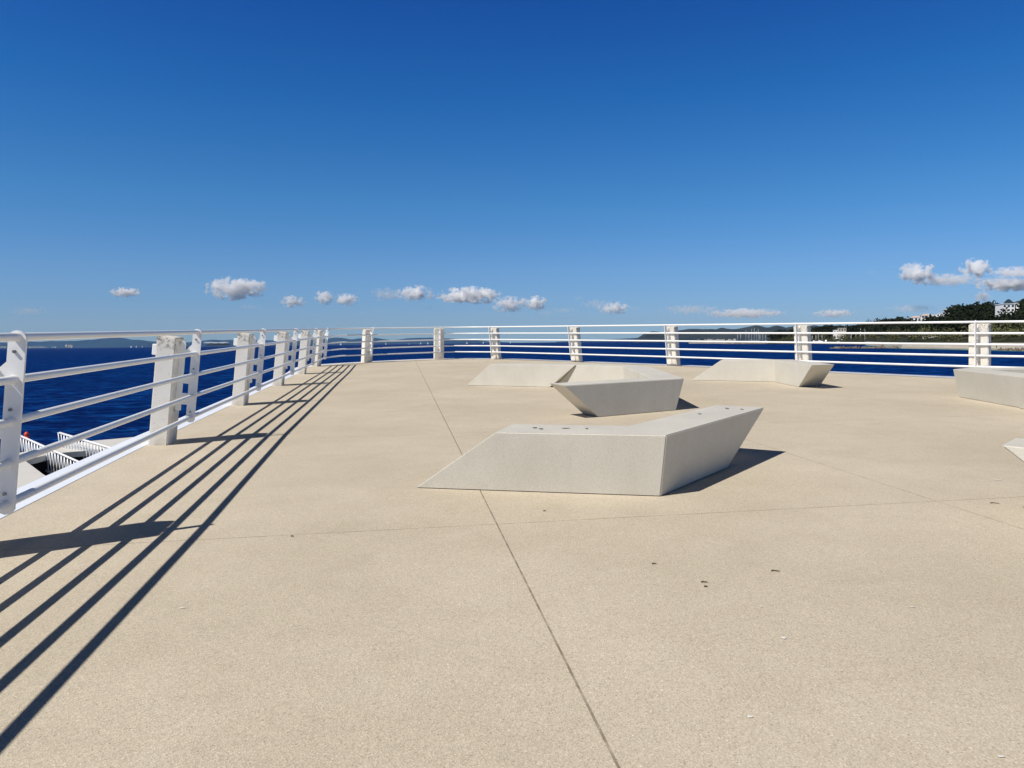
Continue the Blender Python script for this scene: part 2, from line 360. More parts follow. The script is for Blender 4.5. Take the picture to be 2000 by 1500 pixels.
# concrete pillars outside the rail
NM = ['behind the camera', 'behind the camera', 'cut off by the left edge of the picture', 'largest whole one, nearest on the left side', 'second whole one along the left side',
      'third whole one along the left side', 'fourth whole one along the left side', 'slim last one before the corner of the terrace',
      'first one past the left corner, with the tips of the rail shadows left of it', 'one at the very far end, right of the first after the corner',
      'one right behind the pale left slab bench', 'one behind the joint between the two far benches', 'one behind the right end of the middle bench',
      'one behind the pointed right end of the lone bent bench', 'broadest of the right side, before the wooded hill', 'beyond the right edge', 'beyond the right edge']
pil = None
for i in range(2, 16):
    bm = bmesh.new()
    h = 1.06; x0, x1, y0, y1 = 0.155, 0.335, -0.17, 0.17
    box(bm, (x0, y0, -0.12), (x1, y1, h))
    if pil is None:
        bmesh.ops.bevel(bm, geom=bm.edges[:], offset=0.012, segments=2, affect='EDGES')
        r_ = empty('concrete_pillar', frame(i), 'x', 'pillar', 'concrete pillars along the terrace edge')
        s_ = mesh('shaft', bm, M_PILLAR); s_.parent = r_
        b2 = bmesh.new(); box(b2, (0.336, -0.03, 0.86), (0.41, 0.03, 0.97)); bmesh.ops.bevel(b2, geom=b2.edges[:], offset=0.006, affect='EDGES')
        t_ = mesh('anchor_block', b2, M_WHITE); t_.parent = r_; pil = (r_, s_, t_)
    else:
        bm.free(); r_ = pil[0].copy(); COL.objects.link(r_); r_.matrix_world = frame(i)
        for q in pil[1:]:
            c = q.copy(); COL.objects.link(c); c.parent = r_
    r_['label'] = 'white concrete pillar, ' + NM[i]

# ---------------------------------------------------------------- benches (terrace frame)
HB = 0.42
def isect(p, d, q, e):
    den = d.x * e.y - d.y * e.x; t = ((q.x - p.x) * e.y - (q.y - p.y) * e.x) / den; return p + d * t
def bench(front, wid, cuts, exts, lean, label, seg=3):
    """front: top outer edge; back edge offset to the left; both ends cut; bottom ends moved along the bench by exts (+ = outwards)"""
    P = [Vector(p) for p in front]; n_ = len(P) - 1
    dr = [(P[i+1] - P[i]).normalized() for i in range(n_)]; nl = [Vector((-d.y, d.x)) for d in dr]
    c0, c1 = Vector(cuts[0]), Vector(cuts[1])
    def lineset(off_):                    # polyline offset per segment
        q = [P[i] + nl[i] * off_[i] for i in range(n_)]
        return q, [isect(q[i-1], dr[i-1], q[i], dr[i]) for i in range(1, n_)]
    ft = (P[0], P[1:-1], P[-1])
    q, m_ = lineset([wid] * n_); bt = (isect(q[0], dr[0], P[0], c0), m_, isect(q[-1], dr[-1], P[-1], c1))
    q, m_ = lineset(lean)
    s0 = isect(q[0], dr[0], P[0] - dr[0] * exts[0], c0); s1 = isect(q[-1], dr[-1], P[-1] + dr[-1] * exts[1], c1); fb = (s0, m_, s1)
    q, m_ = lineset([wid - 0.01] * n_); bb_ = (isect(q[0], dr[0], s0, c0), m_, isect(q[-1], dr[-1], s1, c1))
    top = [ft[0], *ft[1], ft[2], bt[2], *bt[1][::-1], bt[0]]; bot = [fb[0], *fb[1], fb[2], bb_[2], *bb_[1][::-1], bb_[0]]
    c = sum(top, Vector((0, 0))) / len(top)
    bm = bmesh.new(); prism(bm, [(p.x - c.x, p.y - c.y, 0.006) for p in bot], [(p.x - c.x, p.y - c.y, HB) for p in top])
    bmesh.ops.recalc_face_normals(bm, faces=bm.faces[:])
    bmesh.ops.bevel(bm, geom=[e for e in bm.edges if max(v.co.z for v in e.verts) > 0.1], offset=0.007, segments=seg, affect='EDGES', clamp_overlap=True)
    o = mesh('bench', bm, M_BENCH, mw=D @ Matrix.Translation((c.x, c.y, 0)))
    return tag(o, label, 'bench', 'angular concrete benches on the terrace')
bench([(-0.12, 5.075), (1.015, 4.84), (2.19, 6.38)], 0.43, ((0.13, 0.41), (-0.42, 0.26)), (0.60, -0.70), (0.035, 0.05),
      'large pale concrete bench in the middle foreground, bent, its top pitted with small dark marks')
bench([(0.64, 8.93), (2.31, 9.89), (2.36, 11.32)], 0.42, ((-0.19, 0.44), (-1, 0)), (-0.50, 0.0), (0.0, 0.12),
      'bent bench behind the foreground one, its pointed left tip overhanging a dark triangular shadow')
bench([(2.36, 11.335), (2.38, 13.12), (1.36, 13.96)], 0.43, ((-1, 0), (-0.19, -0.44)), (0.0, 0.50), (0.12, 0.0),
      'sunlit bench facing the viewer between the left slab bench and the pointed one')
bench([(-0.42, 14.20), (1.17, 13.53)], 0.46, ((0.2, 0.44), (0.21, 0.44)), (0.50, -0.50), (0.0,),
      'low straight slab bench farthest left, with slanting ends')
bench([(4.20, 14.80), (5.11, 14.37), (5.13, 12.60)], 0.47, ((0.2, 0.45), (0.5, 0.2)), (0.58, -0.55), (0.0, -0.0),
      'lone bent bench right of centre whose right end is an overhanging beige point')
bench([(8.7, 11.50), (7.04, 11.42), (6.67, 11.15), (6.545, 9.10)], 0.44, ((0, -1), (1, 0.0)), (0.0, -0.5), (0.06, 0.07, 0.085),
      'big bench at the right edge of the picture, left of a slanting joint')
bench([(6.543, 9.085), (6.60, 7.9), (7.6, 7.1)], 0.44, ((1, 0.0), (0.35, 0.4)), (0.5, 0.0), (0.085, 0.05),
      'bench cut by the right picture edge, right of the slanting joint')
bench([(2.865, 4.31), (3.585, 3.35), (4.67, 3.05)], 0.37, ((0.29, 0.29), (0.1, 0.4)), (-0.56, -0.3), (0.0, 0.05),
      'bench of which only a pale pointed tip enters at the right edge')

# small dirt on the terrace: twigs, droppings
def twig(u, v, ln, ang, label, mt=None, z=0.0):
    p = deck_px(u, v, z); bm = bmesh.new(); r = 0.0028
    d = Vector((math.cos(ang), math.sin(ang), 0)) * ln / 2
    tube(bm, [-d, -d * 0.3 + Vector((0, 0.003, 0.002)), d * 0.4, d], r, 6, r1=r * 0.5)
    o = mesh('twig', bm, M_TWIG, mw=D @ Matrix.Translation((p.x, p.y, z + 0.004))); tag(o, label, 'twig', 'twigs on the terrace floor')
M_TWIG = mat('dry_twig', (0.035, 0.022, 0.014), 0.9, 0.1)
twig(1511, 1113, 0.038, -0.15, 'darkest short twig lying alone right of centre in the foreground')
twig(1276, 1099, 0.022, 0.2, 'small twig lying left of the other twigs')
twig(1373, 1134.5, 0.028, 0.0, 'upper of two small twigs lying together')
twig(1376, 1143, 0.015, 0.1, 'lower, tiny one of two twigs lying together')
twig(574, 1046, 0.018, 0.3, 'tiny dark twig close to the cross joint on the left')
twig(1064, 997, 0.018, 0.1, 'tiny dark twig just in front of the foreground bench')
twig(1938, 982, 0.05, -0.3, 'brown twig on the cross joint near the right edge')
M_DROP = mat('bird_dropping', (0.66, 0.63, 0.58), 0.8, 0.2)
M_SPOT = mat('dark_stain', (0.17, 0.165, 0.155), 0.7, 0.3)
def splat(u, v, w_, h_, label, mt, name='bird_dropping', z=0.0, cat='dropping', grp='bird droppings on the floor'):
    p = deck_px(u, v, z); bm = bmesh.new(); n_ = 18; sd = u * 0.37
    vs = []
    for k in range(n_):
        t = 2 * math.pi * k / n_; rr = 1 + 0.45 * fnoise(math.cos(t) * 1.3 + sd, math.sin(t) * 1.3, v * 0.1)
        vs.append(bm.verts.new((w_ / 2 * rr * math.cos(t), h_ / 2 * rr * math.sin(t), 0)))
    c = bm.verts.new((0, 0, 0.0015))
    for k in range(n_): bm.faces.new((vs[k], vs[(k+1) % n_], c))
    o = mesh(name, bm, mt, mw=D @ Matrix.Translation((p.x, p.y, z + 0.003))); tag(o, label, cat, grp)
splat(1525, 1241, 0.018, 0.022, 'round white bird dropping in the right foreground', M_DROP)
splat(1459, 1392, 0.018, 0.014, 'white bird dropping lowest in the picture', M_DROP)
splat(1775, 1182, 0.018, 0.009, 'faint white bird dropping at the right in the foreground', M_DROP)
splat(360, 1184, 0.024, 0.014, 'small white bird dropping right of the rail shadows', M_DROP)
splat(1942, 1468, 0.018, 0.010, 'pale dropping near the bottom right corner', M_DROP)
splat(1944, 937, 0.05, 0.03, 'small white dropping below the bench tip at the right edge', M_DROP)
for (u, v, w_, h_, l) in ((1044, 835, 0.035, 0.05, 'left of a pair'), (1056, 837, 0.030, 0.05, 'right of a pair'), (1105, 836, 0.055, 0.03, 'long one'),
                          (1145, 836.5, 0.022, 0.045, 'lone one'), (1365, 808, 0.03, 0.06, 'nearest the bend'), (1418, 797.5, 0.03, 0.08, 'darkest'), (1447, 799, 0.02, 0.06, 'rightmost')):
    splat(u, v, w_, h_, 'dark pit in the seat of the foreground bench, ' + l, M_SPOT, 'bench_pit', HB, 'pit', 'dark pits in the bench seat')

# ---------------------------------------------------------------- sea
bm = bmesh.new()
vs = [bm.verts.new(p) for p in ((-12000, -3000, SEA), (12000, -3000, SEA), (12000, 11000, SEA), (-12000, 11000, SEA))]
bm.faces.new(vs); tag(mesh('sea', bm, M_SEA), kind='structure')

# far land: solid ridges with real depth
def ridge(name, tab, d0, depth, m, label=None, base_z=SEA - 2, nseg=90, rough=0.06, seed=0.0, cat='island', kind='structure'):
    u0, u1 = tab[0][0], tab[-1][0]; bm = bmesh.new(); rows = []
    K = 9
    for i in range(nseg + 1):
        u = u0 + (u1 - u0) * i / nseg; v = interp(tab, u); row = []
        for k in range(K):
            t = k / (K - 1); d = d0 + depth * (t - 0.25 + 0.0)
            top = world(u, v, d0 + depth * 0.45)
            hz = (top.z - base_z)
            prof = math.sin(min(1.0, t / 0.7) * math.pi / 2) if t < 0.7 else math.cos((t - 0.7) / 0.3 * math.pi / 2)
            p = world(u, horizon(u), d)
            z = base_z + hz * prof * (1 + rough * 2.2 * fnoise(u * 0.045 + seed, t * 4.0, seed) * (1 - abs(t - 0.7)))
            row.append(bm.verts.new((p.x, p.y, z)))
        rows.append(row)
    for i in range(nseg):
        for k in range(K - 1): bm.faces.new((rows[i][k], rows[i+1][k], rows[i+1][k+1], rows[i][k+1])).smooth = True
    o = mesh(name, bm, m)
    tag(o, kind='structure'); return o
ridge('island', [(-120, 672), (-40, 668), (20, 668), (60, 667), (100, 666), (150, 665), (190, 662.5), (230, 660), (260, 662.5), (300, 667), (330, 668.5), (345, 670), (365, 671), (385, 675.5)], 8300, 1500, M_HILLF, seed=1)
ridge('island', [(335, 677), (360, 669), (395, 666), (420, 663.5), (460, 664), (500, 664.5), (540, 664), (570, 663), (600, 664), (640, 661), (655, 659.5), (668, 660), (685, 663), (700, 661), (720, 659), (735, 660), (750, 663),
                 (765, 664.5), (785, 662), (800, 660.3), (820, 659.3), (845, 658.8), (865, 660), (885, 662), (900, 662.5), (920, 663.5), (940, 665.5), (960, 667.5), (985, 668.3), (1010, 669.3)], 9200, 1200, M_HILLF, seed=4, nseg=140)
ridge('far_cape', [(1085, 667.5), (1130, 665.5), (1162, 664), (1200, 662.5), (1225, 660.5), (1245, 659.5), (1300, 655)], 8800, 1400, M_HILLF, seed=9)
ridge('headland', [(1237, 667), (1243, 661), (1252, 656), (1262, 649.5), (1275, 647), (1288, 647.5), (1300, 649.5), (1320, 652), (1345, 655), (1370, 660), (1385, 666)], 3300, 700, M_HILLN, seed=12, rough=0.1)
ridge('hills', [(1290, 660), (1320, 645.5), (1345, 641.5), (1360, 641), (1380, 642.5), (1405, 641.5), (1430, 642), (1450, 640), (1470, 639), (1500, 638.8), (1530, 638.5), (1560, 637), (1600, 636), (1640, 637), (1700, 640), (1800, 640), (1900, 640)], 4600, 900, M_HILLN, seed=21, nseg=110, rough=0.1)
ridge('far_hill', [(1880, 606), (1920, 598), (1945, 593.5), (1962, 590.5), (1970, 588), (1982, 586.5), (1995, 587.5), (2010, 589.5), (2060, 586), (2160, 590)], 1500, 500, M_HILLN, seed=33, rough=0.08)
# bare patch on the second island and villages as far-off masses
bm = bmesh.new()
for k in range(9):
    u = 398 + k * 5; v0, v1 = 668.2 - 0.3 * math.sin(k), 670.2 + 0.4 * math.sin(k * 2.1)
    a0 = world(u, v0, 9030); a1 = world(u + 5, v0, 9030); a2 = world(u + 5, v1, 8950); a3 = world(u, v1, 8950)
    bm.faces.new([bm.verts.new(p) for p in (a3, a2, a1, a0)])
bmesh.ops.remove_doubles(bm, verts=bm.verts[:], dist=1.0)
ext = bmesh.ops.extrude_face_region(bm, geom=bm.faces[:]); bmesh.ops.translate(bm, verts=[e for e in ext['geom'] if isinstance(e, bmesh.types.BMVert)], vec=(0, 60, -4))
tag(mesh('bare_ground', bm, M_BARE), kind='structure')
def village(spots, label, name='village'):
    bm = bmesh.new()
    for (ua, ub, va_, vb_, d, n_) in spots:
        for _ in range(n_):
            p = world(random.uniform(ua, ub), random.uniform(va_, vb_), d + random.uniform(-60, 60)); s = random.uniform(3, 6)
            box(bm, (p.x - s, p.y - s, p.z - 6), (p.x + s, p.y + s, p.z + random.uniform(2, 5)))
    tag(mesh(name, bm, M_HOUSE2), label, 'village', None, 'stuff')
village([(55, 110, 677.2, 678.6, 7850, 30), (128, 142, 673.5, 678.5, 7850, 26), (0, 20, 677, 679, 7850, 12)], 'far-off village of pale houses low on the left island')
village([(1330, 1440, 663.2, 665.5, 3350, 40)], 'far-off pale houses along the foot of the hills behind the marina', 'village')
# ---------------------------------------------------------------- the wooded coast on the right
SHORE = [(1500, 1000), (1600, 930), (1690, 720), (1720, 560), (1760, 470), (1850, 420), (1920, 385), (2000, 350), (2100, 320), (2300, 280)]
RIDGE = [(1500, 662), (1520, 656), (1560, 650), (1600, 646), (1650, 648), (1700, 640), (1760, 634), (1800, 628), (1850, 618), (1900, 612), (1950, 612), (2000, 606), (2100, 590), (2300, 570)]
RD = [(1500, 1250), (1640, 1050), (1760, 850), (1850, 660), (2000, 600), (2300, 520)]
def land(u, t):                          # t 0 at the shore, 1 at the ridge
    ds = interp(SHORE, u); dr = interp(RD, u); d = ds + (dr - ds) * t
    zr = world(u, interp(RIDGE, u), dr).z; lo = SEA + 3.2
    z = lo + (zr - lo) * max(0.0, t) ** 0.85 if t > 0 else lo
    z += 1.6 * fnoise(u * 0.05, t * 5) * t * (1 - t) * 4
    p = world(u, 700, d); return Vector((p.x, p.y, z))
bm = bmesh.new(); rows = []
US = [1500 + 10 * i for i in range(81)]; TS = [0, 0.03, 0.1, 0.2, 0.3, 0.4, 0.5, 0.6, 0.7, 0.8, 0.9, 1.0]
for u in US:
    row = [bm.verts.new(land(u, t)) for t in TS]
    q = row[-1].co
    for k, dz in ((1.25, -3), (1.7, -30)):
        p = world(u, 700, interp(RD, u) * k); row.append(bm.verts.new((p.x, p.y, q.z + dz)))
    rows.append(row)
for i in range(len(rows) - 1):
    for k in range(len(rows[0]) - 1): bm.faces.new((rows[i][k], rows[i+1][k], rows[i+1][k+1], rows[i][k+1])).smooth = True
for u, row in ((0, rows[0]), (0, rows[-1])): pass
b_ = [bm.verts.new((r[0].co.x, r[0].co.y, SEA - 1)) for r in rows]
for i in range(len(rows) - 1): bm.faces.new((b_[i], b_[i+1], rows[i+1][0], rows[i][0]))
tag(mesh('hillside', bm, M_SOIL), kind='structure')

# quay wall, beach and rock spits along the water
def strip_solid(name, line, width, z0, z1, m, u_list=None, jag=0.0, kind=None):
    """line: (u, distance) list; solid of a given depth behind it, standing in the water"""
    bm = bmesh.new(); fr = []; n_ = 60; u0, u1 = line[0][0], line[-1][0]
    for i in range(n_ + 1):
        u = u0 + (u1 - u0) * i / n_; d = interp(line, u); f1 = 1.0
        if jag: f1 = max(0.12, min(1, min(i, n_ - i) / 8.0)) * (1 + jag * fnoise(i * 0.9, d * 0.01, 2))
        p = world(u, 700, d + jag * 4 * fnoise(i * 0.7, 3.3)); q = world(u, 700, d + width * (0.4 + 0.6 * f1) if jag else d + width)
        h = z0 + (z1 - z0) * f1
        row = [bm.verts.new((p.x, p.y, z0)), bm.verts.new((p.x + (q.x-p.x) * 0.1 * (1 if jag else 0.01), p.y + (q.y-p.y) * 0.1 * (1 if jag else 0.01), z0 + (h - z0) * (0.75 if jag else 1)))]
        if jag: row += [bm.verts.new((p.x + (q.x-p.x) * a1, p.y + (q.y-p.y) * a1, h * 1.0 + jag * 0.9 * fnoise(i * 1.7, a1 * 9))) for a1 in (0.35, 0.6)]
        row += [bm.verts.new((q.x, q.y, h)), bm.verts.new((q.x, q.y, z0))]
        fr.append(row)
    for i in range(n_):
        for k in range(len(fr[0]) - 1): bm.faces.new((fr[i][k], fr[i+1][k], fr[i+1][k+1], fr[i][k+1]))
    bm.faces.new(fr[0]); bm.faces.new(fr[-1][::-1])
    return mesh(name, bm, m)
tag(strip_solid('quay_wall', [(1690, 700), (1720, 545), (1760, 458), (1850, 408), (1920, 374), (2000, 342), (2120, 305)], 6, SEA - 1, SEA + 3.5, M_WALLW), 'long pale stone quay wall along the shore below the wooded hill', 'wall')
tag(strip_solid('beach', [(1760, 452), (1850, 403), (1920, 370), (1990, 340), (2100, 303)], 5, SEA - 1, SEA + 0.8, M_SAND), kind='structure')
tag(strip_solid('breakwater', [(1345, 1500), (1400, 1330), (1470, 1230), (1560, 1120), (1650, 1020), (1740, 900)], 14, SEA - 2, SEA + 2.5, M_SAND, jag=0.0), 'long pale breakwater in front of the marina masts', 'breakwater')
tag(strip_solid('rock_spit', [(1400, 1210), (1440, 1130), (1500, 1090), (1540, 1060)], 25, SEA - 1, SEA + 1.3, M_ROCK, jag=0.7), 'dark rocks at the foot of the pale breakwater', 'rocks')
tag(strip_solid('rock_spit', [(1608, 500), (1660, 482), (1720, 474), (1775, 462)], 12, SEA - 1, SEA + 1.0, M_ROCK, jag=0.7), 'long low brown rock spit reaching left into the sea', 'rocks')
tag(strip_solid('rock_spit', [(1712, 540), (1740, 520), (1780, 500), (1800, 480)], 14, SEA - 1, SEA + 2.2, M_ROCK, jag=0.6), 'brown rocks just behind the long low spit', 'rocks')
tag(strip_solid('rock_spit', [(1935, 352), (1965, 340), (2000, 325), (2080, 300)], 10, SEA - 1, SEA + 0.9, M_ROCK, jag=0.7), 'dark rocks below the quay wall at the right edge', 'rocks')
bm = bmesh.new(); sh = [(1690, 684, 520), (1760, 0, 430), (1850, 0, 378), (1920, 0, 340), (2000, 0, 312), (2120, 0, 285)]
vs0 = [world(u, 700, d) for u, _, d in sh]; vs1 = [world(u, 700, interp(SHORE, u) + 5) for u, _, d in sh]
va = [bm.verts.new((p.x, p.y, SEA + 0.03)) for p in vs0]; vb = [bm.verts.new((p.x, p.y, SEA + 0.03)) for p in vs1]
for i in range(len(va) - 1): bm.faces.new((va[i], va[i+1], vb[i+1], vb[i]))
tag(mesh('shallows', bm, M_SHALLOW), kind='structure')

# woods: leaf clumps scattered through crown volumes
def crown(bm, c, rx, rz, n_, leaf, mi=0, lobes=5, sh=0.55, rnd=random):
    L = [Vector((rnd.uniform(-0.6, 0.6) * rx, rnd.uniform(-0.6, 0.6) * rx, rnd.uniform(-0.35, 0.55) * rz)) for _ in range(lobes)]
    for _ in range(n_):
        o_ = rnd.choice(L); d = Vector((rnd.gauss(0, 1), rnd.gauss(0, 1), rnd.gauss(0, 1))).normalized()
        q = rnd.uniform(0.55, 1.0); p = c + o_ + Vector((d.x * rx * sh * q, d.y * rx * sh * q, d.z * rz * sh * q))
        a_ = Vector((rnd.gauss(0, 1), rnd.gauss(0, 1), rnd.gauss(0, 1))).normalized(); b_ = a_.orthogonal().normalized() * leaf * rnd.uniform(0.6, 1.2); a_ = a_.cross(b_).normalized() * leaf * rnd.uniform(0.6, 1.2)
        f = bm.faces.new([bm.verts.new(p + k) for k in (a_, b_, -a_ * 0.8, -b_)]); f.material_index = mi
rn = random.Random(3)
def scatter(n_, ur, tr, size, mats, name, label, pick, leaf=0.75, cnt=70):
    bm = bmesh.new()
    for _ in range(n_):
        u = rn.uniform(*ur); t = rn.uniform(*tr)
        if not pick(u, t): continue
        p = land(u, t); s_ = rn.uniform(*size)
        crown(bm, p + Vector((0, 0, s_ * 0.45)), s_ * 0.75, s_ * 0.75, cnt, leaf * (0.6 + s_ / 10), 0, 5, 0.55, rn)
    tag(mesh(name, bm, mats, recalc=False), label, 'trees', None, 'stuff')
def v_of(u, t):                          # photo height of a land point
    p = land(u, t); return horizon(u) - (p.z - EYE) / p.y * F
scatter(430, (1505, 2160), (0.18, 1.0), (6.5, 10.5), M_PINE, 'pine_wood', 'dark pine wood covering the hillside on the right', lambda u, t: not (1752 < u < 1858 and t > 0.50) and fnoise(u * 0.03, t * 3) > -0.35 and not (1930 < u < 2000 and t > 0.42), 0.62, 150)
scatter(420, (1520, 2160), (0.02, 0.60), (2.8, 5.5), M_SCRUB, 'scrub', 'olive scrub on the lower slope above the quay', lambda u, t: not (1755 < u < 1858 and t > 0.42) and (fnoise(u * 0.03 + 9, t * 3) > -0.25 or t < 0.2), 0.55, 55)
scatter(110, (1770, 2100), (0.30, 0.85), (3.0, 5.5), M_GREEN, 'bushes', 'brighter green bushes between the pines', lambda u, t: not (1755 < u < 1858 and t > 0.45) and t < 0.6 and ((1770 < u < 1830) or (1920 < u < 1960) or u > 1985 or rn.random() < 0.3), 0.5, 80)
TREES = [(1862, 0.97, 597, 15, 'pine_tree', 'broad dark round-topped pine left of the others on the crest', 'pine tree'), (1884, 0.97, 600, 14, 'pine_tree', 'wide flat-topped dark pine right of the leftmost crest pine', 'pine tree'),
         (1906, 0.98, 592.5, 5, 'cypress_tree', 'slim pointed dark cypress between the crest pines', 'cypress'), (1923, 0.97, 597, 13, 'pine_tree', 'dense dark pine just right of the slim cypress', 'pine tree'),
         (1940, 0.98, 597.5, 12, 'pine_tree', 'dark pine just left of the white apartment block', 'pine tree'), (1993, 0.9, 600, 10, 'pine_tree', 'leafy tree right below the white block at the picture edge', 'pine tree'),
         (1668, 0.9, 637, 16, 'pine_tree', 'dark pine clump right of the beige harbour building', 'pine tree'), (1618, 0.9, 636, 18, 'pine_tree', 'dark tree left of the beige harbour building, under the handrail', 'pine tree'),
         (1728, 0.97, 624, 9, 'pine_tree', 'leftmost dark tree of the row poking above the handrail', 'pine tree'), (1741, 0.97, 623, 9, 'pine_tree', 'middle dark tree of the row poking above the handrail', 'pine tree'), (1755, 0.98, 621, 9, 'pine_tree', 'rightmost dark tree of the row poking above the handrail', 'pine tree')]
for u, t, vt, wd, nm, lb, ct in TREES:
    p = land(u, t); h = (world(u, vt, p.y).z - p.z); hh = max(h, 6.0); p.z -= max(0, hh - h)
    r0 = empty(nm, Matrix.Translation(p), lb, ct, 'single trees on the crest of the hill')
    bm = bmesh.new(); tube(bm, [(0, 0, -1), (0.2, 0.1, hh * 0.35), (0.1, 0.2, hh * 0.7)], 0.45, 8, r1=0.2)
    for q in range(4): tube(bm, [(0.1, 0.1, hh * (0.35 + 0.08 * q)), (math.cos(q * 1.7) * wd * 0.2, math.sin(q * 1.7) * wd * 0.2, hh * (0.55 + 0.08 * q))], 0.16, 6, r1=0.06)
    o = mesh('trunk', bm, M_BARK); o.parent = r0
    bm = bmesh.new()
    if nm == 'cypress_tree':
        for q in range(300):
            z = rn.uniform(0.1, 1.0); rr = wd * 0.5 * math.sin(math.pi * min(1, 0.15 + z * 0.85)) ** 0.8 * rn.uniform(0.5, 1); a1 = rn.uniform(0, 6.28)
            c = Vector((rr * math.cos(a1), rr * math.sin(a1), z * hh)); e = Vector((rn.gauss(0, 1), rn.gauss(0, 1), rn.gauss(0, 1))).normalized() * 0.5; g_ = e.orthogonal()
            bm.faces.new([bm.verts.new(c + k) for k in (e, g_, -e, -g_)])
    else:
        crown(bm, Vector((0, 0, hh * 0.66)), wd * 0.5, hh * 0.52, 420, 0.85, 0, 8, 0.5, rn)
    o = mesh('crown', bm, M_PINE, recalc=False); o.parent = r0

# buildings
def building(name, u, v_top, v_base, d, wpx, depth, rotz, label, storeys=2, cols=4, m=None, roof='flat', cat='house', balc=False):
    c = world(u, v_base, d); W = wpx / F * d; Hh = world(u, v_top, d).z - c.z
    r0 = empty(name, Matrix.Translation((c.x, c.y, c.z)) @ Matrix.Rotation(rotz - math.atan((u - 1000) / F), 4, 'Z'), label, cat, None)
    m = m or M_HOUSE
    bm = bmesh.new(); box(bm, (-W/2, 0, -3.0), (W/2, depth, Hh)); box(bm, (-W/2 - 0.15, -0.15, Hh * 0.5 - 0.12), (W/2 + 0.15, -0.001, Hh * 0.5 + 0.12))
    mesh('wall', bm, m, r0)
    bm = bmesh.new()
    if roof == 'flat':
        box(bm, (-W/2 - 0.3, -0.3, Hh + 0.002), (W/2 + 0.3, depth + 0.3, Hh + 0.35)); mr = m
    else:
        e = 0.5; rh = min(depth, W) * 0.22
        prism(bm, [(-W/2 - e, -e, Hh + 0.002), (W/2 + e, -e, Hh + 0.002), (W/2 + e, depth + e, Hh + 0.002), (-W/2 - e, depth + e, Hh + 0.002)],
              [(-W/2 + depth/3, depth/2 - 0.2, Hh + rh), (W/2 - depth/3, depth/2 - 0.2, Hh + rh), (W/2 - depth/3, depth/2 + 0.2, Hh + rh), (-W/2 + depth/3, depth/2 + 0.2, Hh + rh)]); mr = M_ROOF
    mesh('roof', bm, mr, r0)
    sh_ = Hh / storeys; cw = W / cols
    for i in range(storeys):
        for k in range(cols):
            bm = bmesh.new(); x = -W/2 + cw * (k + 0.5); z0 = i * sh_ + sh_ * 0.28
            box(bm, (x - cw * 0.26, -0.06, z0), (x + cw * 0.26, -0.004, z0 + sh_ * 0.5)); mesh('window', bm, M_GLASS, r0)
    if balc:
        for i in range(1, storeys):
            bm = bmesh.new(); box(bm, (-W/2, -1.4, i * sh_ - 0.1), (W/2, -0.004, i * sh_ + 0.1)); box(bm, (-W/2, -1.4, i * sh_ + 0.101), (W/2, -1.3, i * sh_ + 0.8)); mesh('balcony', bm, m, r0)
    return r0
BL = [('house', 1772, 622.5, 638, 900, 26, 10, 0.1, 'lowest and leftmost white house of the terraced row on the hill', 2, 4, None, 'flat'),
      ('house', 1789, 620.5, 638, 880, 20, 10, 0.05, 'white house with a pitched clay roof, left in the terraced row', 3, 3, None, 'hip'),
      ('house', 1797, 633.5, 642, 840, 30, 8, 0.0, 'long white terrace house with a band of dark windows, just below the handrail', 2, 8, None, 'flat'),
      ('house', 1810, 616.5, 634, 860, 20, 10, 0.1, 'tall blank whitish house with a low clay roof in the middle of the row', 3, 3, None, 'hip'),
      ('house', 1826, 615, 634, 800, 24, 10, 0.0, 'white house with many small windows in the middle of the row', 2, 5, None, 'flat'),
      ('house', 1840, 612, 633, 770, 18, 9, 0.0, 'white house with dark roof terrace, second from the crest pines', 3, 4, None, 'flat'),
      ('house', 1850, 604.5, 631, 720, 13, 8, 0.1, 'topmost narrow white house touching the crest pines', 4, 2, None, 'flat'),
      ('apartment_building', 1969.5, 594, 626, 470, 21, 12, 0.35, 'white apartment block standing above the trees near the right edge', 4, 3, None, 'flat'),
      ('apartment_building', 1952, 599, 622, 490, 13, 10, 0.0, 'lower white wing with balconies, left of the apartment block', 3, 2, None, 'flat'),
      ('apartment_building', 1992, 592.5, 612, 540, 18, 10, 0.0, 'long low white building at the right picture edge behind the apartment block', 2, 5, None, 'flat'),
      ('harbour_building', 1645, 641, 662, 880, 14, 10, 0.1, 'beige harbour building rising behind the marina masts', 3, 3, M_HOUSE2, 'flat'),
      ('harbour_building', 1633, 645, 662, 890, 9, 8, 0.1, 'lower part-white building left of the beige harbour building', 2, 2, None, 'flat'),
      ('pavilion', 1817, 657.5, 666, 470, 26, 6, 0.0, 'low pinkish pavilion with a flat roof above the quay', 1, 5, M_HOUSE2, 'flat'),
      ('pavilion', 1782, 658, 667, 520, 13, 6, 0.0, 'small white pavilion with a peaked roof above the quay', 1, 2, None, 'hip'),
      ('kiosk', 1748, 659, 666, 560, 7, 4, 0.0, 'small white kiosk on the quay left of the pavilions', 1, 1, None, 'flat')]
for b in BL: building(b[0], b[1], b[2], b[3], b[4], b[5], b[6], b[7], b[8], b[9], b[10], b[11], b[12], b[0].replace('_', ' '), 'balconies' in b[8])
